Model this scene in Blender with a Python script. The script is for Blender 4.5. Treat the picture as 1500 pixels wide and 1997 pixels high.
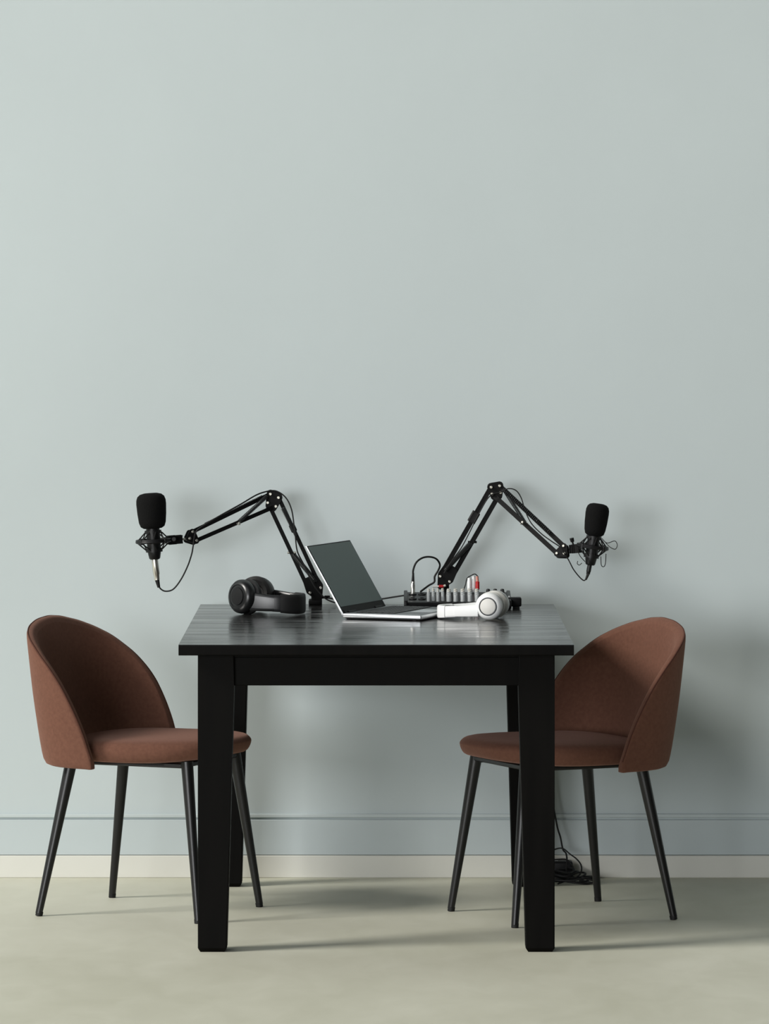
import bpy, bmesh, math, random
from mathutils import Vector, Matrix
random.seed(7)
S = bpy.context.scene
COL = S.collection
for o in list(bpy.data.objects):
    bpy.data.objects.remove(o)
PI = math.pi

# ------------------------------------------------------------------ camera
CAM_H, CAM_D, FPX = 1.663, 12.44, 10050.0
cd = bpy.data.cameras.new('camera')
cam = bpy.data.objects.new('camera', cd); COL.objects.link(cam)
cam.location = (0, -CAM_D, CAM_H); cam.rotation_euler = (PI/2, 0, 0)
cd.sensor_fit = 'HORIZONTAL'; cd.sensor_width = 36.0
cd.lens = 36.0*FPX/1500.0; cd.shift_y = -478.5/1500.0
cd.clip_start = 0.1; cd.clip_end = 100
S.camera = cam

# ------------------------------------------------------------------ light and exposure
S.view_settings.view_transform = 'Standard'
S.view_settings.look = 'None'
S.view_settings.gamma = 1.0
S.view_settings.use_curve_mapping = False
S.view_settings.exposure = 0.0
w = bpy.data.worlds.new('room_air'); S.world = w; w.use_nodes = True
w.node_tree.nodes['Background'].inputs[0].default_value = (0.86, 0.95, 1.0, 1)
w.node_tree.nodes['Background'].inputs[1].default_value = 0.04

def area(name, loc, target, size, size_y, power, color):
    l = bpy.data.lights.new(name, 'AREA'); l.shape = 'RECTANGLE'
    l.size = size; l.size_y = size_y; l.energy = power; l.color = color
    o = bpy.data.objects.new(name, l); COL.objects.link(o)
    o.location = loc
    d = Vector(target)-Vector(loc)
    o.rotation_euler = d.to_track_quat('-Z', 'Y').to_euler()
    return o
area('window_daylight', (-15.8, -5.6, 11.3), (0, .8, .9), 5.6, 5.6, 3950, (1.0, .97, .92))
area('front_low_fill', (-6.5, -13.5, 1.9), (0, .8, .5), 7.0, 3.2, 1120, (.97, .985, 1.0))  # added low fill lamp, no actual window; lifts the wall under the table
area('high_soft_fill', (-5.5, -11.5, 10.0), (0.2, .8, .8), 12.0, 8.0, 250, (.95, .98, 1.0))  # added broad soft fill from high front left, not a real skylight

# ------------------------------------------------------------------ materials
def mat(name, color, rough=.5, metal=0.0, spec=.5, sheen=0.0, coat=0.0, noise=None, bump=None, trans=0.0):
    m = bpy.data.materials.new(name); m.use_nodes = True
    nt = m.node_tree; b = nt.nodes['Principled BSDF']
    b.inputs['Base Color'].default_value = (*color, 1)
    b.inputs['Roughness'].default_value = rough
    b.inputs['Metallic'].default_value = metal
    b.inputs['Specular IOR Level'].default_value = spec
    b.inputs['Sheen Weight'].default_value = sheen
    b.inputs['Coat Weight'].default_value = coat
    tc = nt.nodes.new('ShaderNodeTexCoord')
    if noise:       # (scale, amount, stretch)
        sc, amt, st = noise
        mp = nt.nodes.new('ShaderNodeMapping'); mp.inputs['Scale'].default_value = st
        nt.links.new(tc.outputs['Object'], mp.inputs[0])
        n = nt.nodes.new('ShaderNodeTexNoise'); n.inputs['Scale'].default_value = sc; n.inputs['Detail'].default_value = 5
        nt.links.new(mp.outputs[0], n.inputs['Vector'])
        r = nt.nodes.new('ShaderNodeValToRGB')
        r.color_ramp.elements[0].position = .3; r.color_ramp.elements[1].position = .7
        r.color_ramp.elements[0].color = (*[c*(1-amt) for c in color], 1)
        r.color_ramp.elements[1].color = (*[min(1, c*(1+amt)) for c in color], 1)
        nt.links.new(n.outputs['Fac'], r.inputs[0])
        nt.links.new(r.outputs[0], b.inputs['Base Color'])
    if bump:        # (scale, strength, distance)
        sc, stg, dist = bump
        n = nt.nodes.new('ShaderNodeTexNoise'); n.inputs['Scale'].default_value = sc; n.inputs['Detail'].default_value = 3
        nt.links.new(tc.outputs['Object'], n.inputs['Vector'])
        bp = nt.nodes.new('ShaderNodeBump'); bp.inputs['Strength'].default_value = stg; bp.inputs['Distance'].default_value = dist
        nt.links.new(n.outputs['Fac'], bp.inputs['Height'])
        nt.links.new(bp.outputs[0], b.inputs['Normal'])
    return m

M = {}
M['wall'] = mat('painted_plaster', (.503, .562, .568), .75, spec=.25, noise=(1.3, .025, (1, 1, 1)), bump=(9, .12, .004))
M['panel'] = mat('painted_board', (.485, .545, .555), .6, spec=.3, noise=(2.0, .03, (1, 1, 3)))
M['skirting'] = mat('cream_skirting', (.655, .655, .60), .6, spec=.3, noise=(3, .03, (1, 1, 1)))
M['velvet'] = mat('rust_brown_velvet', (.128, .060, .041), .9, spec=.05, sheen=.22, noise=(110, .10, (1, 1, 1)), bump=(300, .25, .001))
M['velvet'].node_tree.nodes['Principled BSDF'].inputs['Sheen Tint'].default_value = (.9, .55, .45, 1)
M['piping'] = mat('rust_brown_piping', (.08, .032, .022), .8, spec=.15)
M['blackmetal'] = mat('black_powder_coat', (.004, .004, .0045), .36, spec=.45)
M['armblack'] = mat('satin_black_steel', (.004, .004, .004), .6, spec=.15)
M['plastic'] = mat('black_plastic', (.005, .005, .0055), .42, spec=.3)
M['gloss'] = mat('glossy_black_plastic', (.007, .0075, .008), .30, spec=.5)
M['leather'] = mat('black_leatherette', (.007, .007, .007), .55, spec=.35, bump=(120, .3, .001))
M['foam'] = mat('black_foam', (.006, .006, .006), .95, spec=.1, bump=(350, .6, .002))
M['rubber'] = mat('black_rubber', (.007, .007, .007), .6, spec=.3)
M['silver'] = mat('brushed_silver', (.72, .71, .66), .28, metal=1.0)
M['steel'] = mat('screw_steel', (.75, .73, .65), .3, metal=.9)
M['spring'] = mat('dark_spring_steel', (.035, .037, .037), .45, metal=.6)
M['alu'] = mat('laptop_aluminium', (.62, .64, .65), .35, metal=.85)
M['deck'] = mat('laptop_deck', (.12, .13, .135), .4, metal=.5)
M['key'] = mat('black_keys', (.02, .021, .022), .5)
M['screen'] = mat('matte_screen', (.235, .292, .280), .6, spec=.3)
M['bezel'] = mat('black_bezel', (.004, .004, .004), .5, spec=.15)
M['white'] = mat('white_plastic', (.80, .81, .80), .38, spec=.5)
M['offwhite'] = mat('warm_white_plate', (.66, .65, .61), .45)
M['whitepad'] = mat('white_leatherette', (.62, .62, .58), .6)
M['greyring'] = mat('dark_grey_ring', (.05, .055, .06), .4)
M['knobgrey'] = mat('light_grey_knob', (.36, .38, .38), .45)
M['cream'] = mat('cream_knob_cap', (.55, .53, .46), .5)
M['red'] = mat('red_plastic', (.42, .008, .010), .4)
M['palered'] = mat('pale_red_sleeve', (.55, .22, .17), .5)

def floor_material():
    m = bpy.data.materials.new('sealed_concrete'); m.use_nodes = True
    nt = m.node_tree; b = nt.nodes['Principled BSDF']
    tc = nt.nodes.new('ShaderNodeTexCoord')
    def noise(scale, st, det=5):
        mp = nt.nodes.new('ShaderNodeMapping'); mp.inputs['Scale'].default_value = st
        nt.links.new(tc.outputs['Object'], mp.inputs[0])
        n = nt.nodes.new('ShaderNodeTexNoise'); n.inputs['Scale'].default_value = scale; n.inputs['Detail'].default_value = det
        n.inputs['Distortion'].default_value = .6
        nt.links.new(mp.outputs[0], n.inputs['Vector']); return n
    a = noise(2.0, (1, .45, 1)); c = noise(9.0, (1, .5, 1), 7)
    r = nt.nodes.new('ShaderNodeValToRGB')
    r.color_ramp.elements[0].position = .32; r.color_ramp.elements[0].color = (.53, .525, .415, 1)
    r.color_ramp.elements[1].position = .72; r.color_ramp.elements[1].color = (.67, .665, .555, 1)
    mx = nt.nodes.new('ShaderNodeMath'); mx.operation = 'MULTIPLY_ADD'; mx.inputs[1].default_value = .35
    ad = nt.nodes.new('ShaderNodeMath'); ad.operation = 'MULTIPLY'; ad.inputs[1].default_value = .68
    nt.links.new(a.outputs['Fac'], ad.inputs[0])
    nt.links.new(c.outputs['Fac'], mx.inputs[0]); nt.links.new(ad.outputs[0], mx.inputs[2])
    nt.links.new(mx.outputs[0], r.inputs[0]); nt.links.new(r.outputs[0], b.inputs['Base Color'])
    b.inputs['Roughness'].default_value = .55; b.inputs['Specular IOR Level'].default_value = .3
    bp = nt.nodes.new('ShaderNodeBump'); bp.inputs['Strength'].default_value = .15; bp.inputs['Distance'].default_value = .004
    nt.links.new(c.outputs['Fac'], bp.inputs['Height']); nt.links.new(bp.outputs[0], b.inputs['Normal'])
    return m
M['floor'] = floor_material()

def wood_material(name, top=False):
    m = bpy.data.materials.new(name); m.use_nodes = True
    nt = m.node_tree; b = nt.nodes['Principled BSDF']
    tc = nt.nodes.new('ShaderNodeTexCoord')
    mp = nt.nodes.new('ShaderNodeMapping'); mp.inputs['Scale'].default_value = (1.6, 11, 11) if top else (14, 14, 1.6)
    nt.links.new(tc.outputs['Object'], mp.inputs[0])
    n = nt.nodes.new('ShaderNodeTexNoise'); n.inputs['Scale'].default_value = 2.2; n.inputs['Detail'].default_value = 6
    nt.links.new(mp.outputs[0], n.inputs['Vector'])
    r = nt.nodes.new('ShaderNodeValToRGB')
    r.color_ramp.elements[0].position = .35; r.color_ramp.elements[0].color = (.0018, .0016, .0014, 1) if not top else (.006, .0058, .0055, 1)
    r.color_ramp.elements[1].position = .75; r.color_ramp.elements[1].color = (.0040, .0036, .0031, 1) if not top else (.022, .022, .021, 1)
    nt.links.new(n.outputs['Fac'], r.inputs[0]); nt.links.new(r.outputs[0], b.inputs['Base Color'])
    rr = nt.nodes.new('ShaderNodeMapRange'); rr.inputs[1].default_value = .3; rr.inputs[2].default_value = .7
    rr.inputs[3].default_value = .11 if top else .45; rr.inputs[4].default_value = .26 if top else .6
    nt.links.new(n.outputs['Fac'], rr.inputs[0]); nt.links.new(rr.outputs[0], b.inputs['Roughness'])
    b.inputs['Specular IOR Level'].default_value = .9 if top else .06
    b.inputs['IOR'].default_value = 1.8 if top else 1.5
    bp = nt.nodes.new('ShaderNodeBump'); bp.inputs['Strength'].default_value = .02 if top else .10; bp.inputs['Distance'].default_value = .001
    nt.links.new(n.outputs['Fac'], bp.inputs['Height']); nt.links.new(bp.outputs[0], b.inputs['Normal'])
    return m
M['woodtop'] = wood_material('black_stained_tabletop', True)
M['wood'] = wood_material('black_stained_wood')

# ------------------------------------------------------------------ mesh helpers
def at(px, py, Y):
    """point of the room at depth Y whose picture position is px, py (planning aid)"""
    d = CAM_D+Y
    return Vector(((px-750)*d/FPX, Y, CAM_H-(py-520)*d/FPX))

def frame(axis, up=Vector((0, 0, 1))):
    a = Vector(axis).normalized()
    if abs(a.dot(up)) > .98: up = Vector((0, 1, 0))
    x = up.cross(a).normalized(); y = a.cross(x).normalized()
    return x, y, a

class MB:
    def __init__(s): s.bm = bmesh.new()
    def box(s, c, size, rot=None, bevel=0, seg=2):
        g = bmesh.ops.create_cube(s.bm, size=1)['verts']
        for v in g:
            p = Vector((v.co.x*size[0], v.co.y*size[1], v.co.z*size[2]))
            if rot: p = rot @ p
            v.co = p+Vector(c)
        if bevel:
            es = list({e for v in g for e in v.link_edges})
            bmesh.ops.bevel(s.bm, geom=es, offset=bevel, segments=seg, profile=.5, affect='EDGES')
        return s
    def bar(s, p0, p1, w, h, up=(0, 1, 0), bevel=0):
        p0, p1 = Vector(p0), Vector(p1); x, y, a = frame(p1-p0, Vector(up))
        R = Matrix((x, y, a)).transposed()
        return s.box((p0+p1)/2, (w, h, (p1-p0).length), R, bevel, 1)
    def lathe(s, prof, o=(0, 0, 0), axis=(0, 0, 1), n=28, sx=1, sy=1, up=(0, 0, 1)):
        """prof: list of (radius, height) from bottom to top"""
        x, y, a = frame(axis, Vector(up)); o = Vector(o); rings = []
        for r, h in prof:
            if r < 1e-6: rings.append([s.bm.verts.new(o+a*h)])
            else: rings.append([s.bm.verts.new(o+a*h+x*(r*sx*math.cos(2*PI*k/n))+y*(r*sy*math.sin(2*PI*k/n))) for k in range(n)])
        for A, B in zip(rings, rings[1:]):
            for k in range(n):
                k2 = (k+1) % n
                if len(A) == 1 and len(B) == 1: continue
                if len(A) == 1: s.bm.faces.new((A[0], B[k2], B[k]))
                elif len(B) == 1: s.bm.faces.new((A[k], A[k2], B[0]))
                else: s.bm.faces.new((A[k], A[k2], B[k2], B[k]))
        return s
    def cyl(s, p0, p1, r0, r1=None, n=20, bev=None):
        r1 = r0 if r1 is None else r1
        p0, p1 = Vector(p0), Vector(p1); L = (p1-p0).length
        b = min(r0, r1)*.18 if bev is None else bev
        return s.lathe([(0, 0), (r0-b, 0), (r0, b), (r1, L-b), (r1-b, L), (0, L)], p0, p1-p0, n)
    def tube(s, pts, r, n=8, closed=False, smooth=0):
        pts = [Vector(p) for p in pts]
        if smooth: pts = spline(pts, smooth, closed)
        m = len(pts); rings = []; prev = None
        for i, p in enumerate(pts):
            if closed: t = pts[(i+1) % m]-pts[i-1]
            else: t = pts[min(i+1, m-1)]-pts[max(i-1, 0)]
            t = t.normalized() if t.length > 1e-9 else Vector((0, 0, 1))
            if prev is None: x, y, a = frame(t)
            else:
                x = prev-t*prev.dot(t)
                x = x.normalized() if x.length > 1e-6 else frame(t)[0]
                y = t.cross(x)
            prev = x
            rr = r[i] if isinstance(r, (list, tuple)) else r
            rings.append([s.bm.verts.new(p+x*(rr*math.cos(2*PI*k/n))+y*(rr*math.sin(2*PI*k/n))) for k in range(n)])
        rng = range(m) if closed else range(m-1)
        for i in rng:
            A, B = rings[i], rings[(i+1) % m]
            for k in range(n): s.bm.faces.new((A[k], A[(k+1) % n], B[(k+1) % n], B[k]))
        if not closed:
            s.bm.faces.new(list(reversed(rings[0]))); s.bm.faces.new(rings[-1])
        return s
    def torus(s, c, axis, R, r, n=32, k=8, sx=1, sy=1):
        x, y, a = frame(axis); c = Vector(c)
        return s.tube([c+x*(R*sx*math.cos(2*PI*i/n))+y*(R*sy*math.sin(2*PI*i/n)) for i in range(n)], r, k, True)
    def helix(s, p0, p1, R, r, turns):
        p0, p1 = Vector(p0), Vector(p1); x, y, a = frame(p1-p0); N = int(turns*9)
        return s.tube([p0+(p1-p0)*(i/N)+x*(R*math.cos(2*PI*turns*i/N))+y*(R*math.sin(2*PI*turns*i/N)) for i in range(N+1)], r, 5)
    def prism(s, poly, extr):
        poly = [Vector(p) for p in poly]; e = Vector(extr)
        A = [s.bm.verts.new(p) for p in poly]; B = [s.bm.verts.new(p+e) for p in poly]
        s.bm.faces.new(A); s.bm.faces.new(list(reversed(B)))
        for i in range(len(A)):
            j = (i+1) % len(A); s.bm.faces.new((A[i], B[i], B[j], A[j]))
        return s
    def plate(s, pts2, c, X, Yv, nrm, r, th, seg=8):
        """rounded convex plate: hull of circles (x,y,r) in plane X,Yv, thickness th along nrm"""
        P = []
        for (x, y) in pts2:
            for k in range(seg*2):
                a = PI*k/seg; P.append((x+r*math.cos(a), y+r*math.sin(a)))
        H = hull(P); c = Vector(c)
        return s.prism([c+X*x+Yv*y-nrm*(th/2) for x, y in H], nrm*th)

def hull(P):
    P = sorted(set((round(a, 6), round(b, 6)) for a, b in P))
    def half(Q):
        h = []
        for p in Q:
            while len(h) > 1 and (h[-1][0]-h[-2][0])*(p[1]-h[-2][1])-(h[-1][1]-h[-2][1])*(p[0]-h[-2][0]) <= 0: h.pop()
            h.append(p)
        return h[:-1]
    return half(P)+half(P[::-1])

def spline(pts, k=6, closed=False):
    out = []; m = len(pts)
    rng = range(m) if closed else range(m-1)
    for i in rng:
        if closed: p0, p1, p2, p3 = pts[i-1], pts[i], pts[(i+1) % m], pts[(i+2) % m]
        else: p0, p1, p2, p3 = pts[max(i-1, 0)], pts[i], pts[i+1], pts[min(i+2, m-1)]
        for j in range(k):
            t = j/k
            out.append(.5*((2*p1)+(p2-p0)*t+(2*p0-5*p1+4*p2-p3)*t*t+(3*p1-p0-3*p2+p3)*t**3))
    if not closed: out.append(pts[-1])
    return out

ORG = {}
def obj(name, mb, m, parent=None, smooth=True, sub=0, loc=None):
    """link the collected shapes as one mesh; shapes are given in room coordinates"""
    bmesh.ops.recalc_face_normals(mb.bm, faces=mb.bm.faces)
    me = bpy.data.meshes.new(name); mb.bm.to_mesh(me); mb.bm.free()
    org = ORG[parent] if parent else (Vector(loc) if loc else Vector((0, 0, 0)))
    me.transform(Matrix.Translation(-org))
    me.materials.append(m)
    if smooth:
        me.shade_smooth()
        try: me.set_sharp_from_angle(angle=math.radians(38))
        except Exception: pass
    o = bpy.data.objects.new(name, me); COL.objects.link(o)
    if parent: o.parent = parent
    else: o.location = org
    ORG[o] = org
    if sub:
        md = o.modifiers.new('subdivision', 'SUBSURF'); md.levels = sub; md.render_levels = sub
    return o
def tag(o, label, cat, group=None):
    o['label'] = label; o['category'] = cat
    if group: o['group'] = group
    return o
def thing(name, label, cat, loc, group=None):
    o = bpy.data.objects.new(name, None); COL.objects.link(o); o.location = loc
    o.empty_display_size = .05
    ORG[o] = Vector(loc); return tag(o, label, cat, group)
def struct(name, mb, m, smooth=False):
    o = obj(name, mb, m, None, smooth); o['kind'] = 'structure'; return o

# ------------------------------------------------------------------ the room
WALL_Y = 1.592
struct('floor', MB().box((0, -6.2, -.05), (16, 15.7, .1)), M['floor'])
struct('wall_back', MB().box((0, WALL_Y+.1, 2.5), (16, .2, 5.0)), M['wall'])
# painted board along the foot of the wall, with a narrow bead and a shadow gap under the plaster
struct('trim_1', MB().box((0, WALL_Y-.004, .110), (16, .010, .096), bevel=.0015, seg=1), M['panel'])
struct('trim_2', MB().box((0, WALL_Y-.0035, .1685), (16, .009, .010), bevel=.002, seg=2), M['wall'])
struct('baseboard_back', MB().box((0, WALL_Y-.006, .0305), (16, .014, .061), bevel=.002, seg=1), M['skirting'])

# ------------------------------------------------------------------ table
TX, TH = -.020, .750
T = thing('dining_table', 'black stained wooden table with tapered legs, standing against the grey wall', 'table', (TX, .75, 0))
top = MB()
x0, x1 = TX-.4775, TX+.4775
pr = [(0.0025, TH-.026), (0, TH-.0235), (0, TH-.0025), (.0025, TH)]
for k in range(1, 8):
    y = 1.5*k/8+(.012 if k % 2 else -.01); pr += [(y-.0011, TH), (y-.0004, TH-.0012), (y+.0004, TH-.0012), (y+.0011, TH)]
pr += [(1.4975, TH), (1.5, TH-.0025), (1.5, TH-.0235), (1.4975, TH-.026)]
top.prism([Vector((x0, y, z)) for y, z in pr], Vector((x1-x0, 0, 0)))
tt = obj('tabletop', top, M['woodtop'], T)
tt.data.materials.append(M['wood'])
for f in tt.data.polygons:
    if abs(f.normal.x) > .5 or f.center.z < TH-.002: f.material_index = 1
for sx in (-1, 1):
    for sy in (-1, 1):
        m = MB(); bm = m.bm
        xo = TX+sx*.433; yo = .75+sy*.69          # outer corner
        def ring(z, wx, wy, c=0):
            x0, x1 = sorted((xo-sx*c, xo-sx*(wx-c))); y0, y1 = sorted((yo-sy*c, yo-sy*(wy-c)))
            return [bm.verts.new((a, b, z)) for a, b in ((x0, y0), (x1, y0), (x1, y1), (x0, y1))]
        rs = [ring(0, .070, .070, .006), ring(.010, .0705, .0705), ring(.645, .088, .088), ring(.7235, .088, .088)]
        bm.faces.new(rs[0]); bm.faces.new(rs[-1])
        for A, B in zip(rs, rs[1:]):
            for k in range(4): bm.faces.new((A[k], A[(k+1) % 4], B[(k+1) % 4], B[k]))
        es = [e for e in bm.edges if abs(e.verts[0].co.z-e.verts[1].co.z) > .05]
        bmesh.ops.bevel(bm, geom=es, offset=.003, segments=2, profile=.5, affect='EDGES')
        obj('leg', m, M['wood'], T, smooth=False)
for sy in (-1, 1):
    y = .75+sy*.668
    obj('apron', MB().box((TX, y, .681), (.694, .024, .070), bevel=.002, seg=1)
        .box((TX, y+sy*.004, .7195), (.694, .026, .008)), M['wood'], T, smooth=False)
for sx in (-1, 1):
    obj('apron', MB().box((TX+sx*.408, .75, .681), (.024, 1.20, .084), bevel=.002, seg=1), M['wood'], T, smooth=False)

# ------------------------------------------------------------------ chairs (local: front is +x)
def lerp_tab(tab, x):
    for (x0, y0), (x1, y1) in zip(tab, tab[1:]):
        if x <= x1: return y0+(y1-y0)*max(0, (x-x0)/(x1-x0))
    return tab[-1][1]
def rim_h(a): return sum(lerp_tab(RIM, abs(a+d)) if abs(a+d) <= 90 else lerp_tab(RIM, 90) for d in (-3, -1.5, 0, 1.5, 3))/5
RIM = [(0, .756), (14, .751), (29, .736), (39, .719), (49, .693), (61, .645), (70, .595), (76, .548), (82, .494), (87, .440), (90, .390)]
def chair(name, label, cx, cy, yaw):
    t = thing(name, label, 'chair', (0, 0, 0), 'brown velvet chairs at the table')
    # shell: outer and inner skin with a rolled rim
    m = MB(); bm = m.bm
    ZB, NT, NZ, TKN = .384, 56, 9, .026
    def skin(th, z, off):
        k = (z-ZB)/(.755-ZB)
        a = .204+.056*min(1, k*1.1)**.8 - off; b = .258+.014*min(1, k*2) - off
        c = math.cos(math.radians(th)); s_ = math.sin(math.radians(th)); n_ = 2.8
        rr = (abs(c)**n_+abs(s_)**n_)**(-1/n_)
        return Vector((-.045-a*rr*abs(c), -b*rr*s_, z))
    cols = []
    for i in range(NT+1):
        th = -90+180*i/NT
        h = rim_h(th); col = []
        lo = ZB+.0
        for j in range(NZ+1):                      # outer, upward
            col.append(skin(th, lo+(h-.012-lo)*j/NZ, 0))
        hh = max(h, lo+.014)
        col.append(skin(th, hh-.003, .0015)); col.append(skin(th, hh, .007)); col.append(skin(th, hh-.003, .015))
        for j in range(NZ+1):                      # inner, downward
            col.append(skin(th, (hh-.013)+(lo-(hh-.013))*j/NZ, TKN))
        cols.append([bm.verts.new(p) for p in col])
    K = len(cols[0])
    for A, B in zip(cols, cols[1:]):
        for k in range(K): bm.faces.new((A[k], A[(k+1) % K], B[(k+1) % K], B[k]))
    bm.faces.new(cols[0]); bm.faces.new(list(reversed(cols[-1])))
    shell = obj('backrest', m, M['velvet'], t, sub=1)
    # piping along the outer edge of the rim
    pts = []
    for i in range(NT*2+1):
        th = -89+178*i/(NT*2); h = rim_h(th); pts.append(skin(th, max(h, ZB+.014)-.0018, .0042))
    obj('piping', MB().tube(pts, .0018, 6), M['piping'], shell)
    # seat cushion: rounded plan, pillowed profile
    m = MB(); bm = m.bm; N = 48
    def plan(a, k):
        c, s_ = math.cos(a), math.sin(a)
        e = 2/2.9
        u = math.copysign(abs(c)**e, c); v = math.copysign(abs(s_)**e, s_)
        ux = .235 if u > 0 else .205
        half = .222 if u < 0 else .222-.030*u
        return Vector((.015+u*ux*k, v*half*k, 0))
    prof = [(.60, .398), (.90, .398), (.955, .402), (.985, .414), (1.0, .428), (.99, .440), (.96, .449), (.90, .455), (.70, .459), (.40, .460)]
    rings = []
    for k, z in prof:
        ring = []
        for i in range(N):
            p = plan(2*PI*i/N, k)
            f = max(0, (p.x-.02)/.23)
            p.z = z+(.016*f*f if z < .43 else .006*f)
            ring.append(bm.verts.new(p))
        rings.append(ring)
    for A, B in zip(rings, rings[1:]):
        for i in range(N): bm.faces.new((A[i], A[(i+1) % N], B[(i+1) % N], B[i]))
    bm.faces.new(list(reversed(rings[0]))); bm.faces.new(rings[-1])
    seat = obj('seat', m, M['velvet'], t, sub=1)
    # steel frame under the seat
    fr = MB()
    for sy in (-1, 1): fr.box((.01, sy*.135, .393), (.32, .030, .012), bevel=.002, seg=1)
    for x in (-.150, .165): fr.box((x, 0, .394 if x < 0 else .3975), (.030, .28, .012), bevel=.002, seg=1)
    fr.box((-.03, 0, .3945), (.28, .30, .008), bevel=.002, seg=1)
    obj('seat_frame', fr, M['blackmetal'], t)
    for (fx, fy, ux, uy) in ((.22, .185, .168, .142), (.22, -.185, .168, -.142), (-.22, .21, -.155, .152), (-.22, -.21, -.155, -.152)):
        lg = obj('leg', MB().cyl((fx, fy, .006), (ux, uy, .398 if fx < 0 else .404), .0092, .0158, 24, .001), M['blackmetal'], t)
        obj('foot_cap', MB().cyl((fx, fy, 0), (fx-(fx-ux)*.03, fy-(fy-uy)*.03, .012), .0094, .0095, 20, .0008), M['rubber'], lg)
    t.location = (cx, cy, 0); t.rotation_euler = (0, 0, math.radians(yaw))
    return t
chair('dining_chair', 'rust brown velvet chair left of the table, its rounded back towards the left', -.600, .862, -23.5)
chair('dining_chair', 'rust brown velvet chair right of the table, its back partly in shadow', .449, .780, 205.0)

# ------------------------------------------------------------------ laptop
e_h = Vector((.352, .936, 0)); e_f = Vector((.936, -.352, 0)); UP = Vector((0, 0, 1))
P0 = Vector((-.109, .905, .7502)); W_, D_ = .312, .217
L = thing('laptop', 'open silver laptop with a dark blank screen, turned to the right on the table', 'laptop', P0)
R = Matrix((e_f, e_h, UP)).transposed()
def lp(f, h, z): return P0+e_f*f+e_h*h+UP*z
obj('laptop_base', MB().box(lp(D_/2, W_/2, .0095), (D_, W_, .011), R, bevel=.003, seg=3), M['alu'], L)
obj('palm_rest', MB().box(lp(D_/2+.004, W_/2, .0154), (D_-.014, W_-.008, .0012), R), M['deck'], L)
kb = MB()
kbo = obj('keyboard', kb.box(lp(.085, W_/2, .0162), (.108, W_-.034, .0008), R), M['bezel'], L)
keys = MB()
for r_ in range(6):
    n = 14 if r_ else 15
    for c_ in range(n):
        if r_ == 5 and 4 <= c_ <= 8:
            if c_ != 6: continue
            sz = (.0145, .088)
        else: sz = (.0145, (W_-.04)/n-.0032)
        keys.box(lp(.038+r_*.0182, .020+(c_+.5)*(W_-.04)/n, .0172), (sz[0], sz[1], .0014), R, bevel=.0004, seg=1)
obj('keys', keys, M['key'], kbo, smooth=False)
obj('touchpad', MB().box(lp(.178, W_/2, .0162), (.058, .098, .0006), R, bevel=.0002, seg=1), M['alu'], L)
ft = MB()
for f, h in ((.015, .02), (.015, W_-.02), (D_-.02, .02), (D_-.02, W_-.02)): ft.box(lp(f, h, .002), (.012, .03, .004), R, bevel=.001, seg=1)
obj('rubber_feet', ft.box(lp(D_/2, W_/2, .003), (D_-.012, W_-.012, .003), R), M['rubber'], L)
# lid leans back, away from the keyboard
lean = math.radians(30.5)
ld = (-e_f*math.sin(lean)+UP*math.cos(lean)); ln = (e_f*math.cos(lean)+UP*math.sin(lean))
RL = Matrix((ln, e_h, ld)).transposed(); H0 = lp(.004, 0, .0125)
def sp(n_, h, u): return H0+ln*n_+e_h*h+ld*u
LH = .204
lid = obj('lid', MB().box(sp(-.003, W_/2, LH/2), (.0052, W_, LH), RL, bevel=.0012, seg=2), M['alu'], L)
obj('bezel', MB().box(sp(0, W_/2, LH/2), (.0012, W_-.003, LH-.003), RL), M['bezel'], lid)
obj('screen', MB().box(sp(.0007, W_/2, LH/2+.0085), (.0008, W_-.009, LH-.026), RL), M['screen'], lid)
obj('hinge', MB().cyl(sp(0, .03, .002), sp(0, .085, .002), .0055).cyl(sp(0, W_-.085, .002), sp(0, W_-.03, .002), .0055)
    .box(sp(-.001, W_/2, .004), (.006, W_-.02, .014), RL), M['bezel'], L)

# ------------------------------------------------------------------ headphones
def ribbon(path, hs, th):
    """upright strap along path; heights hs; thickness th; rounded edges"""
    m = MB(); bm = m.bm; n = len(path); rings = []
    for i, p in enumerate(path):
        t = (path[min(i+1, n-1)]-path[max(i-1, 0)]); t.z = 0; t.normalize()
        nn = Vector((-t.y, t.x, 0)); h = hs[i]/2; tt = th/2
        sec = []
        for k in range(12):
            a = 2*PI*(k+.5)/12; c, s_ = math.cos(a), math.sin(a)
            sec.append(p+nn*(tt*math.copysign(abs(c)**.5, c))+UP*(h*math.copysign(abs(s_)**.35, s_)))
        rings.append([bm.verts.new(q) for q in sec])
    for A, B in zip(rings, rings[1:]):
        for k in range(12): bm.faces.new((A[k], A[(k+1) % 12], B[(k+1) % 12], B[k]))
    bm.faces.new(list(reversed(rings[0]))); bm.faces.new(rings[-1])
    return m
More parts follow.
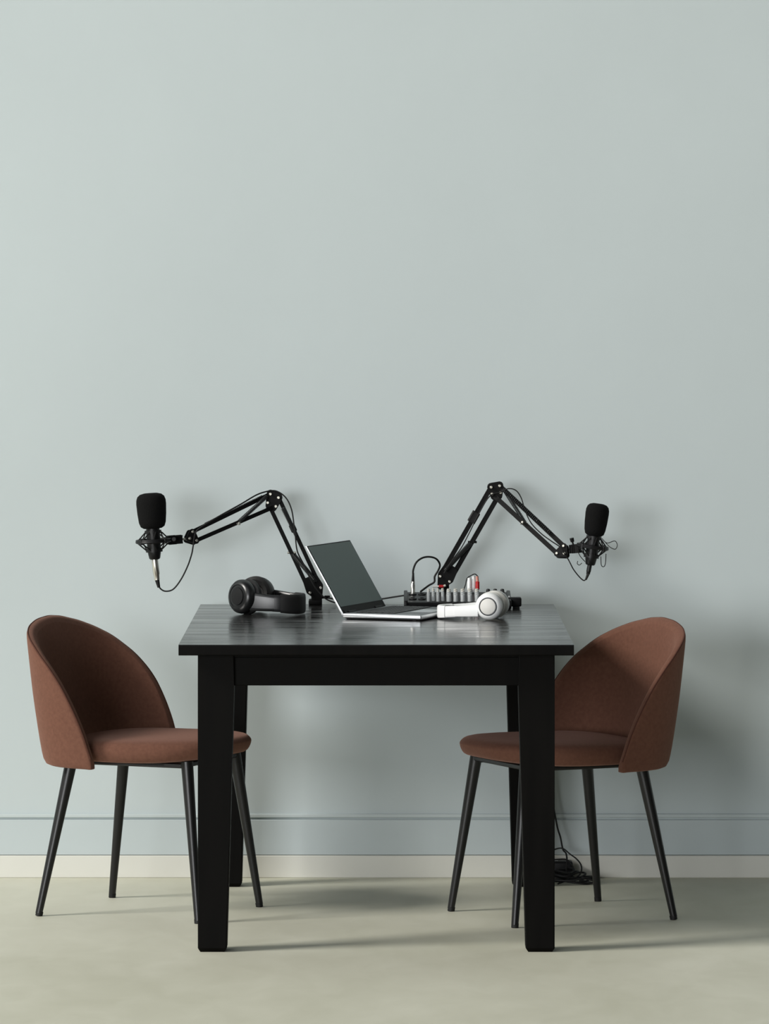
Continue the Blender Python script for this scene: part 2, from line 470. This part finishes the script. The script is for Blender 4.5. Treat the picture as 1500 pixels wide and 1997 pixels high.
def headphones(name, label, C, ang, Lr, Wd, rc, zc, zap, hb, mats, tilt=0.0, swivel=0.0, pad=17):
    """C: midpoint of cups on the table, ang: direction of band from cups"""
    shellm, padm, bandm, slidem, capm = mats
    t = thing(name, label, 'headphones', (C[0], C[1], TH))
    e1 = Vector((math.cos(ang), math.sin(ang), 0)); e2 = Vector((-e1.y, e1.x, 0))
    if e2.y < 0: e2 = -e2
    N = 60; path = []
    for i in range(N+1):
        a = PI*i/N
        c, s_ = math.cos(a), math.sin(a)
        f = math.copysign(abs(c)**.72, c)*Wd; g = s_**.72*Lr
        k = (g/Lr)
        path.append(Vector((C[0], C[1], zc+(zap-zc)*k))+e1*g+e2*f)
    def seg(a, b, hf, th, nm, m_):
        P = path[a:b+1]; hs = [hf(i/(len(P)-1)) for i in range(len(P))]
        return obj(nm, ribbon(P, hs, th), m_, t)
    seg(pad, N-pad, lambda x: hb*(.92+.08*math.sin(PI*x)), .014, 'headband', bandm)
    for a, b in ((10, pad+2), (N-pad-2, N-10)):
        seg(a, b, lambda x: hb*.84, .010, 'slider', slidem)
    for s_, a, b in ((1, 2, 11), (-1, N-11, N-2)):
        y = seg(a, b, (lambda x: hb*(.95-.15*x)) if s_ == 1 else (lambda x: hb*(.80+.15*x)), .012, 'yoke', shellm)
    for s_ in (1, -1):
        ax = (e2*s_+UP*tilt*-s_).normalized()
        if s_ < 0: ax = Matrix.Rotation(math.radians(swivel), 3, 'Z') @ ax
        cc = Vector((C[0], C[1], TH+rc+.0005))+e2*(Wd*.86*s_)
        prof = [(0, -.014), (rc*.80, -.014), (rc*.93, -.010), (rc*.97, -.002), (rc*.95, .006), (rc*.86, .012), (rc*.70, .0165), (rc*.66, .0165), (rc*.63, .0150), (rc*.3, .0165), (0, .0168)]
        cup = obj('ear_cup', MB().lathe(prof, cc, ax, 40), shellm, t)
        q = MB()
        q.lathe([(rc*.45, -.013), (rc*.86, -.013), (rc*1.0, -.019), (rc*.98, -.029), (rc*.80, -.034), (rc*.58, -.031), (rc*.48, -.022), (rc*.45, -.018), (0, -.0175)], cc, ax, 40)
        obj('ear_cushion', q, padm, cup)
        if capm:
            obj('cup_plate', MB().lathe([(0, .0140), (rc*.56, .0140), (rc*.56, .0180), (rc*.50, .0190), (0, .0195)], cc, ax, 40), capm[0], cup)
            obj('cup_ring', MB().torus(cc+ax*.0165, ax, rc*.62, .0016, 40, 6), capm[1], cup)
        else:
            obj('cup_plate', MB().lathe([(0, .0160), (rc*.5, .0165), (rc*.48, .0180), (0, .0195)], cc, ax, 36), M['plastic'], cup)
    return t
headphones('headphones', 'black padded headphones lying on the table left of the laptop', (-.354, 1.145), math.radians(-20),
           .143, .070, .0465, .787, .7775, .052, (M['gloss'], M['leather'], M['leather'], M['gloss'], None), tilt=.08, swivel=-26, pad=14)
headphones('headphones', 'white headphones lying on the table in front of the mixer', (.280, .905), math.radians(168.0),
           .138, .056, .0362, .778, .7688, .0345, (M['white'], M['whitepad'], M['white'], M['white'], (M['offwhite'], M['greyring'])))

# ------------------------------------------------------------------ audio mixer
MX0, MX1, MY0, MY1 = .052, .338, 1.275, 1.430
mx = thing('audio_mixer', 'black audio mixer with rows of light grey knobs on the table behind the headphones', 'mixer', ((MX0+MX1)/2, (MY0+MY1)/2, TH))
def mz(y): return TH+.020+.017*(y-MY0)/(MY1-MY0)
m = MB()
prof = [(MY0+.006, TH+.0035), (MY0, TH+.006), (MY0-.002, TH+.018), (MY0+.001, TH+.020), (MY1, TH+.037), (MY1, TH+.0035)]
m.prism([Vector((MX0+.008, y, z)) for y, z in prof], Vector((MX1-MX0-.016, 0, 0)))
obj('mixer_body', m, M['plastic'], mx, smooth=False)
for x in (MX0, MX1-.010):
    m = MB(); pr = [(MY0+.004, TH+.002), (MY0-.006, TH+.010), (MY0-.004, TH+.024), (MY1, TH+.042), (MY1+.004, TH+.002)]
    m.prism([Vector((x, y, z)) for y, z in pr], Vector((.010, 0, 0)))
    bmesh.ops.bevel(m.bm, geom=list(m.bm.edges), offset=.002, segments=2, affect='EDGES', profile=.5)
    obj('side_cheek', m, M['plastic'], mx)
for x in (MX0+.03, MX1-.03):
    for y in (MY0+.02, MY1-.02): obj('rubber_foot', MB().cyl((x, y, TH+.0002), (x, y, TH+.005), .007), M['rubber'], mx)
nv = Vector((0, -.165, .986)).normalized()
for ci, x in enumerate((.1180, .1305, .1430, .1555, .1720, .1900, .2090, .2280, .2470)):
    R0 = .0046 if ci < 4 else .0066
    for ri in range(4):
        y = 1.290+ri*.027+(.008 if ci % 2 and ci < 4 else 0); b = Vector((x, y, mz(y)-.001))
        kn = obj('knob', MB().lathe([(0, 0), (R0*1.06, 0), (R0*1.04, .004), (R0*.96, .006), (R0*.88, .017), (R0*.72, .0188), (0, .019)], b, nv, 18), M['knobgrey'], mx)
        if ri > 1:
            obj('knob_cap', MB().lathe([(0, .0180), (R0*.74, .0180), (R0*.70, .0203), (0, .0205)], b, nv, 14), M['cream'], kn)
for ci in range(3):
    for ri in range(2):
        x = .278+ci*.019; y = 1.352+ri*.03; b = Vector((x, y, mz(y)-.001))
        obj('knob', MB().lathe([(0, 0), (.0072, 0), (.0070, .004), (.0056, .0055), (.0052, .016), (.004, .018), (0, .018)], b, nv, 16), M['plastic'], mx)
for ci in range(3):
    x = .282+ci*.018; y = 1.305; b = Vector((x, y, mz(y)))
    obj('fader', MB().box(b+Vector((0, 0, .004)), (.010, .014, .009), bevel=.0015, seg=1), M['plastic'], mx)
for ci, x in enumerate((.0755, .1005)):
    for y in (1.32, 1.39):
        b = Vector((x, y, mz(y)-.001))
        obj('jack_socket', MB().lathe([(.0060, .004), (.0060, .0), (.0105, .0), (.0105, .0035), (.0095, .0045), (.0060, .0045)], b, nv, 24), M['plastic'], mx)

# small black box at the far right
bx = at(998, 1175, 1.32)
b = MB().box((bx.x, 1.32, .7685), (.052, .040, .024), bevel=.004, seg=3)
so = thing('black_box', 'small black box on the table just behind the white headphones, at their right', 'box', (bx.x, 1.32, TH))
obj('case', b, M['plastic'], so)
obj('foot', MB().box((bx.x+.012, 1.32, .7535), (.018, .03, .0065)).box((bx.x-.014, 1.32, .7535), (.010, .03, .0065)), M['rubber'], so)
obj('button', MB().cyl((bx.x-.006, 1.318, .780), (bx.x-.006, 1.318, .784), .003), M['knobgrey'], so)

# ------------------------------------------------------------------ boom arms
def boom(name, label, base, elbow, tip, side, gaps, clampz):
    """side: +1 when the arm reaches to the right"""
    base, elbow, tip = Vector(base), Vector(elbow), Vector(tip)
    t = thing(name, label, 'boom stand', (base.x, base.y, clampz), 'microphone booms clamped to the table')
    def perp(a, b):
        d = (b-a).normalized(); p = Vector((-d.z, 0, d.x)); p.normalize()
        if p.z < 0: p = -p
        if abs(p.z) < .15 and p.x*side < 0: p = -p
        return d, p, d.cross(p).normalized()
    # lower section
    d, p, q = perp(base, elbow); g = gaps[0]/2
    for s_ in (-1, 1):
        obj('lower_rod', MB().bar(base+p*g*s_+d*.008, elbow+p*g*s_-d*.004, .0105, .0105, q, .001), M['armblack'], t)
    Lw = (elbow-base).length
    lo_side = -1 if side < 0 else -1
    for s_ in (-1, 1):
        obj('spring', MB().helix(base+d*.020+p*g*.7+q*.013*s_, base+d*Lw*.43-p*g*.9+q*.013*s_, .0050, .0014, 30), M['spring'], t)
    obj('spring', MB().helix(elbow-d*.03-q*.013+p*g*.9, elbow-d*Lw*.42-q*.013+p*g*1.05, .0048, .0013, 26), M['spring'], t)
    tp = base+d*Lw*.66+p*g
    obj('cable_tie', MB().bar(tp-d*.012, tp+d*.012, .016, .018, q, .003), M['rubber'], t)
    xb = base+d*Lw*.44-p*g
    obj('spring_pin', MB().cyl(xb-Vector((.011, 0, 0)), xb+Vector((.013, 0, 0)), .0032, n=12), M['steel' if side < 0 else 'armblack'], t)
    # base bracket: two plates and a block
    for s_ in (-1, 1):
        obj('base_bracket', MB().plate([(-g*1.0, .004), (g*1.0, .004), (0, -.024), (g*.8, .030), (-g*.8, .030)], base+q*.0095*s_, p, d, q, .0085, .003), M['armblack'], t)
    obj('base_block', MB().box(base-UP*.022, (.022, .014, .040), bevel=.003, seg=2), M['armblack'], t)
    post_top = base-UP*.03
    obj('post', MB().cyl(Vector((base.x, base.y, clampz+.010)), post_top, .0065), M['steel'], t)
    # clamp on the rear edge of the tabletop
    cl = MB(); cx, cy = base.x, base.y
    cl.box((cx, cy+.006, clampz+.007), (.036, .050, .013), bevel=.003, seg=2)
    cl.box((cx, 1.512, clampz-.030), (.036, .014, .088), bevel=.003, seg=2)
    cl.box((cx, cy+.012, clampz-.066), (.036, .060, .013), bevel=.003, seg=2)
    cl.cyl((cx, cy-.002, clampz-.098), (cx, cy-.002, clampz-.0275), .004)
    cl.cyl((cx-.018, cy-.002, clampz-.098), (cx+.018, cy-.002, clampz-.098), .0035)
    obj('table_clamp', cl, M['armblack'], t)
    ts = MB().cyl((cx, cy, clampz+.018), (cx+.026, cy, clampz+.020), .003).box((cx+.032, cy, clampz+.0205), (.016, .004, .009), bevel=.002, seg=2)
    obj('thumb_screw', ts, M['armblack'], t)
    # upper section
    d2, p2, q2 = perp(elbow, tip); g2 = gaps[1]/2; g3 = gaps[2]/2
    for s_ in (-1, 1):
        obj('upper_rod', MB().bar(elbow+p2*g2*s_+d2*.006, tip+p2*g3*s_*.95-d2*.006, .0105, .0105, q2, .001), M['armblack'], t)
    Lu = (tip-elbow).length
    obj('spring', MB().helix(elbow+d2*.02-q2*.013+p2*g2*.9, elbow+d2*Lu*.48-p2*g2*.8-q2*.013, .0046, .0013, 28), M['spring'], t)
    obj('spring', MB().helix(elbow+d2*.02+q2*.013+p2*g2*1.05, elbow+d2*Lu*.80+q2*.013+p2*g3*1.1, .0048, .0014, 34), M['spring'], t)
    pb = elbow+d2*Lu*.49-p2*g2
    obj('spring_pin', MB().cyl(pb-q2*.02, pb+q2*.02, .0030, n=12).cyl(pb-Vector((.010, 0, 0)), pb+Vector((.010, 0, 0)), .0028, n=12), M['steel'], t)
    # elbow plates
    for s_ in (-1, 1):
        o_ = q*.0098*s_
        obj('elbow_bracket', MB().prism([Vector(v) for v in []] or [elbow+o_+Vector((x, 0, z)) for x, z in hull(
            [(v.x+.0105*math.cos(k), v.z+.0105*math.sin(k)) for v in (p*g, -p*g-d*.010, p2*g2, -p2*g2+d2*.010) for k in [i*PI/6 for i in range(12)]])],
            Vector((0, .003, 0))), M['armblack'], t)
    for v in (p*g, -p*g, p2*g2, -p2*g2):
        obj('bolt', MB().cyl(elbow+v-Vector((0, .0170, 0)), elbow+v+Vector((0, .017, 0)), .0038, n=12), M['steel'], t)
    # tip bracket
    for s_ in (-1, 1):
        obj('tip_bracket', MB().plate([(-g3*.95, 0), (g3*.95, 0), (0, .016)], tip+q2*.0098*s_, p2, d2, q2, .0085, .003), M['armblack'], t)
    for v in (p2*g3*.95, -p2*g3*.95, d2*.016):
        obj('bolt', MB().cyl(tip+v-q2*.016, tip+v+q2*.016, .0036, n=12), M['steel'], t)
    for v in (p*g, -p*g):
        obj('bolt', MB().cyl(base+v-q*.0165, base+v+q*.0165, .0036, n=12), M['steel'], t)
    return t
LB, LE, LT = at(615, 1150, 1.475), at(533, 975, 1.46), at(376, 1047, 1.34)
RB, RE, RT = at(868, 1128, 1.475), at(967, 955, 1.46), at(1095, 1074, 1.36)
boom('boom_stand', 'black jointed microphone boom clamped behind the laptop, reaching left', LB, LE, LT, -1, (.032, .036, .027), TH)
boom('boom_stand', 'black jointed microphone boom rising behind the mixer, reaching right', RB, RE, RT, 1, (.029, .030, .028), TH)

# ------------------------------------------------------------------ microphones
def microphone(name, label, top, bottom, fr, fh, neck_r, arm_from, side, loops):
    """top: foam top, bottom: lower end of body"""
    top, bottom = Vector(top), Vector(bottom); ax = (top-bottom).normalized(); Lm = (top-bottom).length
    t = thing(name, label, 'microphone', bottom, 'microphones on the booms')
    c0 = Lm-fh
    obj('windscreen', MB().lathe([(0, c0-.002), (fr*.60, c0-.002), (fr*.80, c0+.003), (fr*.90, c0+.014), (fr*.965, c0+fh*.40), (fr*1.0, c0+fh*.68),
        (fr*.985, c0+fh*.80), (fr*.90, c0+fh*.90), (fr*.72, c0+fh*.965), (fr*.45, c0+fh*.995), (0, c0+fh)], bottom, ax, 40), M['foam'], t)
    r = neck_r
    obj('body', MB().lathe([(0, 0), (r*.62, 0), (r*.80, .003), (r*.93, .016), (r*.97, .022), (r, .030), (r, c0-.010), (r*.95, c0+.004), (0, c0+.01)], bottom, ax, 32), M['plastic'], t)
    # shock mount: outer ring, two collars, cords
    mid = bottom+ax*(.048); R_ = r*2.45
    x, y, a = frame(ax)
    sm = obj('shock_mount', MB().torus(mid, ax, R_, .0036, 40, 8).torus(mid+ax*.004, ax, R_, .0030, 40, 8), M['plastic'], t)
    obj('collar', MB().lathe([(r+.0005, .070), (r+.004, .070), (r+.004, .078), (r+.0005, .078)], bottom, ax, 32), M['plastic'], sm)
    obj('collar', MB().lathe([(r+.0003, .020), (r+.004, .020), (r+.004, .030), (r+.0003, .030)], bottom, ax, 32), M['plastic'], sm)
    cb = MB()
    for k in range(8):
        a0 = 2*PI*k/8; a1 = a0+PI/8
        po = mid+x*(R_*math.cos(a0))+y*(R_*math.sin(a0))
        pu = bottom+ax*.074+x*((r+.003)*math.cos(a1))+y*((r+.003)*math.sin(a1))
        pl = bottom+ax*.025+x*((r+.003)*math.cos(a1))+y*((r+.003)*math.sin(a1))
        cb.tube([po, pu], .0019, 6).tube([po, pl], .0019, 6)
    obj('elastic_cord', cb, M['rubber'], sm)
    # hooks on the ring
    for k in range(4):
        a0 = PI/4+PI/2*k; po = mid+x*(R_*math.cos(a0))+y*(R_*math.sin(a0))
        obj('hook', MB().cyl(po-ax*.006, po+ax*.008, .0050, n=12), M['plastic'], sm)
    # swivel towards the arm
    h = Vector(arm_from); dirn = (h-mid).normalized(); s0 = mid+dirn*R_
    obj('swivel', MB().bar(s0-dirn*.004, s0+dirn*.014, .016, .020, (0, 0, 1), .002).bar(s0+dirn*.010, s0+dirn*(h-s0).length*.72, .013, .017, (0, 0, 1), .003), M['armblack'], t)
    obj('swivel_pin', MB().cyl(s0+dirn*(h-s0).length*.68, h, .0030, n=12), M['steel'] if side < 0 else M['armblack'], t)
    kp = s0+dirn*.012
    kd = Vector((-.25*side, -.1, 1)).normalized() if side > 0 else Vector((0, -1, .1)).normalized()
    obj('swivel_knob', MB().cyl(kp+kd*.008, kp+kd*.022, .0025, n=10).cyl(kp+kd*.019, kp+kd*.030, .005, .006, n=14), M['plastic'], t)
    if loops:
        for P in loops: obj('loose_cord_loop', MB().tube([at(*q_) for q_ in P], .0011, 6, smooth=8), M['rubber'], t)
    return t
YM = 1.31
microphone('microphone', 'black foam-covered microphone at the left end of the left arm, above a silver plug',
           at(293.5, 961.5, YM), at(302, 1091, YM), .0400, .0925, .0185, LT+Vector((-.020, -.004, -.005)), -1, None)
YR = 1.33
microphone('microphone', 'narrower black foam-covered microphone at the right end of the right arm, tilted, loose cords',
           at(1167.5, 982, YR), at(1151, 1102, YR), .0315, .0850, .0165, RT+Vector((.018, -.003, .004)), 1,
           [[(1174, 1050, YR-.02), (1184, 1059, YR-.03), (1199, 1055, YR-.03), (1204, 1063, YR-.03), (1200, 1071, YR-.03), (1190, 1067, YR-.03), (1181, 1058, YR-.02)],
            [(1172, 1085, YR-.02), (1173, 1102, YR-.02), (1178, 1105, YR-.02), (1181, 1098, YR-.02), (1182, 1080, YR-.02)],
            [(1126, 1073, YR-.02), (1132, 1085, YR-.02), (1141, 1095, YR-.01)],
            [(1127, 1094, YR-.01), (1126, 1099, YR-.01), (1130, 1102, YR-.01), (1135, 1098, YR-.01)]])

# ------------------------------------------------------------------ cables
def cable(name, label, pts, r, k=8):
    P = [at(*p) for p in pts]
    t = thing(name, label, 'cable', P[0])
    obj('cord', MB().tube(P, r, 8, smooth=k), M['rubber'], t)
    return t, P
def plug(t, a, b, r, m_, nm='plug', boot=None):
    a, b = Vector(a), Vector(b)
    o = obj(nm, MB().lathe([(0, 0), (r*.95, 0), (r, .002), (r, (b-a).length*.72), (r*.86, (b-a).length*.76), (r*.82, (b-a).length), (0, (b-a).length)], a, b-a, 24), m_, t)
    if boot:
        obj('boot', MB().cyl(b, boot, r*.66, r*.42, 16), M['rubber'], o)
t, P = cable('microphone_cable', 'black cable looping from the silver plug of the left microphone over its arm',
    [(309, 1140, YM), (313, 1148, YM), (323, 1153, YM), (338, 1149, YM), (353, 1130, YM), (366, 1104, YM), (374, 1080, YM), (377, 1063, YM+.01), (381, 1040, 1.318), (392, 1028, 1.32),
     (425, 1008, 1.33), (470, 983, 1.35), (503, 964, 1.40), (530, 957, 1.425), (546, 961, 1.43), (560, 974, 1.43), (569, 995, 1.43), (573, 1020, 1.43), (576, 1045, 1.43), (580, 1075, 1.43),
     (592, 1100, 1.44), (606, 1130, 1.44), (618, 1150, 1.44), (636, 1168, 1.44), (655, 1176, 1.44)], .0020)
plug(t, at(301.5, 1089, YM), at(306.5, 1131, YM), .0092, M['silver'], 'silver_plug', at(310, 1146, YM))
t, P = cable('microphone_cable', 'thin black cable hanging from the black plug of the right microphone along its arm',
    [(1144, 1125, YR), (1140, 1132, YR), (1132, 1127, YR), (1119, 1111, YR), (1109, 1092, YR), (1101, 1080, YR), (1094, 1068, 1.33), (1075, 1055, 1.34), (1055, 1040, 1.36), (1036, 1020, 1.38),
     (1024, 995, 1.41), (1017, 972, 1.43), (1007, 957, 1.43), (992, 953, 1.43), (975, 960, 1.435), (955, 968, 1.435), (935, 1000, 1.435), (915, 1040, 1.435), (900, 1068, 1.435), (884, 1090, 1.435), (866, 1118, 1.435)], .0016)
plug(t, at(1150.5, 1101, YR), at(1147, 1120, YR), .0062, M['plastic'], 'black_plug', at(1142.5, 1131, YR))
t, P = cable('mixer_cable', 'black cable arching from the silver plug standing in the mixer to the right arm',
    [(806, 1124, 1.39), (806, 1112, 1.39), (812, 1097, 1.39), (824, 1088, 1.395), (838, 1086, 1.40), (851, 1090, 1.41), (858, 1101, 1.43), (855, 1112, 1.44), (848, 1124, 1.44), (847, 1135, 1.44), (836, 1142, 1.44), (820, 1154, 1.43)], .0026)
plug(t, at(805, 1159, 1.39), at(805.5, 1134, 1.39), .0062, M['silver'], 'silver_plug', at(806, 1117, 1.39))
t, P = cable('power_cable', 'short black cable running behind the laptop screen to the left end of the mixer',
    [(640, 1166, 1.40), (680, 1172, 1.40), (715, 1172, 1.40), (745, 1168, 1.395), (770, 1164, 1.39), (790, 1161, 1.385)], .0022)
# two-tone phono plugs on the mixer
y_ = 1.415
t, P = cable('audio_cable', 'black lead with a cream plug and a red plug standing up from the mixer', [(903, 1154, y_), (908, 1140, y_), (911, 1128, y_), (918, 1123, y_), (926, 1119.5, y_), (931, 1123, y_), (933, 1126, y_)], .0014)
plug(t, at(915.5, 1154, y_), at(915.5, 1127, y_), .0058, M['white'], 'cream_plug')
plug(t, at(923.5, 1154, y_+.005), at(923.5, 1123, y_+.005), .0058, M['white'], 'cream_plug')
o = obj('red_plug', MB().cyl(at(931.5, 1150, y_-.005), at(931.5, 1134, y_-.005), .0054), M['red'], t)
obj('sleeve', MB().cyl(at(931.5, 1134, y_-.005), at(930.5, 1124, y_-.005), .0040, .0036), M['palered'], o)
t = thing('phono_plug', 'small red plug with a cream tip lying at the foot of the right arm', 'plug', at(863, 1144, 1.42))
obj('sleeve', MB().cyl(at(856, 1143.5, 1.42), at(865, 1143.5, 1.42), .0040), M['red'], t)
obj('tip', MB().cyl(at(865, 1143, 1.42), at(869.5, 1141.5, 1.42), .0030), M['cream'], t)
obj('tip', MB().cyl(at(844, 1144, 1.42), at(856, 1143.5, 1.42), .0026), M['offwhite'], t)

# tangle on the floor behind the front right leg
YF = 1.47
def fl(px, z, Y=YF): return Vector(((px-750)*(CAM_D+Y)/FPX, Y, z))
t = thing('power_adapter', 'black power adapter on the floor under the table, behind the cable tangle', 'adapter', fl(1090, 0, 1.548))
obj('adapter_case', MB().box(fl(1090, .026, 1.548), (.075, .05, .050), bevel=.006, seg=3), M['plastic'], t)
obj('indicator', MB().box(fl(1085, .052, 1.545), (.010, .014, .004), bevel=.001, seg=1), M['knobgrey'], t)
t = thing('cable_tangle', 'tangle of black cables on the floor by the wall behind the right front leg', 'cables', fl(1120, 0, YF))
c = MB()
c.tube([fl(1068, .69, 1.45), fl(1066, .45, 1.48), fl(1074, .26, 1.50), fl(1086, .155, 1.50), fl(1093, .12, 1.50), fl(1098, .088, 1.49), fl(1104, .078, 1.48), fl(1106, .06, 1.47), fl(1106, .03, 1.46), fl(1120, .018, 1.44), fl(1145, .008, 1.43), fl(1164, .004, 1.42)], .0024, 8, smooth=8)
c.tube([fl(1072, .080, 1.5), fl(1085, .088, 1.5), fl(1098, .090, 1.49), fl(1112, .076, 1.48), fl(1124, .065, 1.47), fl(1133, .050, 1.46), fl(1134, .034, 1.45), fl(1128, .022, 1.44), fl(1112, .012, 1.43), fl(1090, .006, 1.42)], .0020, 8, smooth=8)
c.tube([fl(1070, .060, 1.47), fl(1086, .064, 1.46), fl(1104, .064, 1.46), fl(1113, .055, 1.45), fl(1118, .042, 1.45), fl(1117, .026, 1.44), fl(1106, .012, 1.43), fl(1088, .004, 1.41)], .0020, 8, smooth=8)
for (cx, cy, rx, ry, z, ph) in ((1122, 1.45, .056, .035, .004, .2), (1118, 1.46, .052, .045, .009, 1.0), (1112, 1.44, .060, .030, .0135, 2.0), (1108, 1.47, .045, .040, .018, .5), (1100, 1.46, .035, .038, .024, 1.5), (1098, 1.45, .030, .034, .032, 0)):
    P = []
    for k in range(14):
        a = 2*PI*k/14
        p = fl(cx, z+.004*math.sin(2*a+ph)+.003, cy)+Vector((rx*math.cos(a)*(1+.1*math.sin(3*a+ph)), ry*math.sin(a), 0))
        p.z = max(.0028, p.z); P.append(p)
    c.tube(P, .0026, 8, True, smooth=4)
c.tube([fl(1134, .020, 1.43), fl(1150, .014, 1.42), fl(1156, .012, 1.42), fl(1158, .006, 1.42), fl(1146, .006, 1.42), fl(1130, .010, 1.43)], .0022, 8, smooth=6)
obj('cables', c, M['rubber'], t)
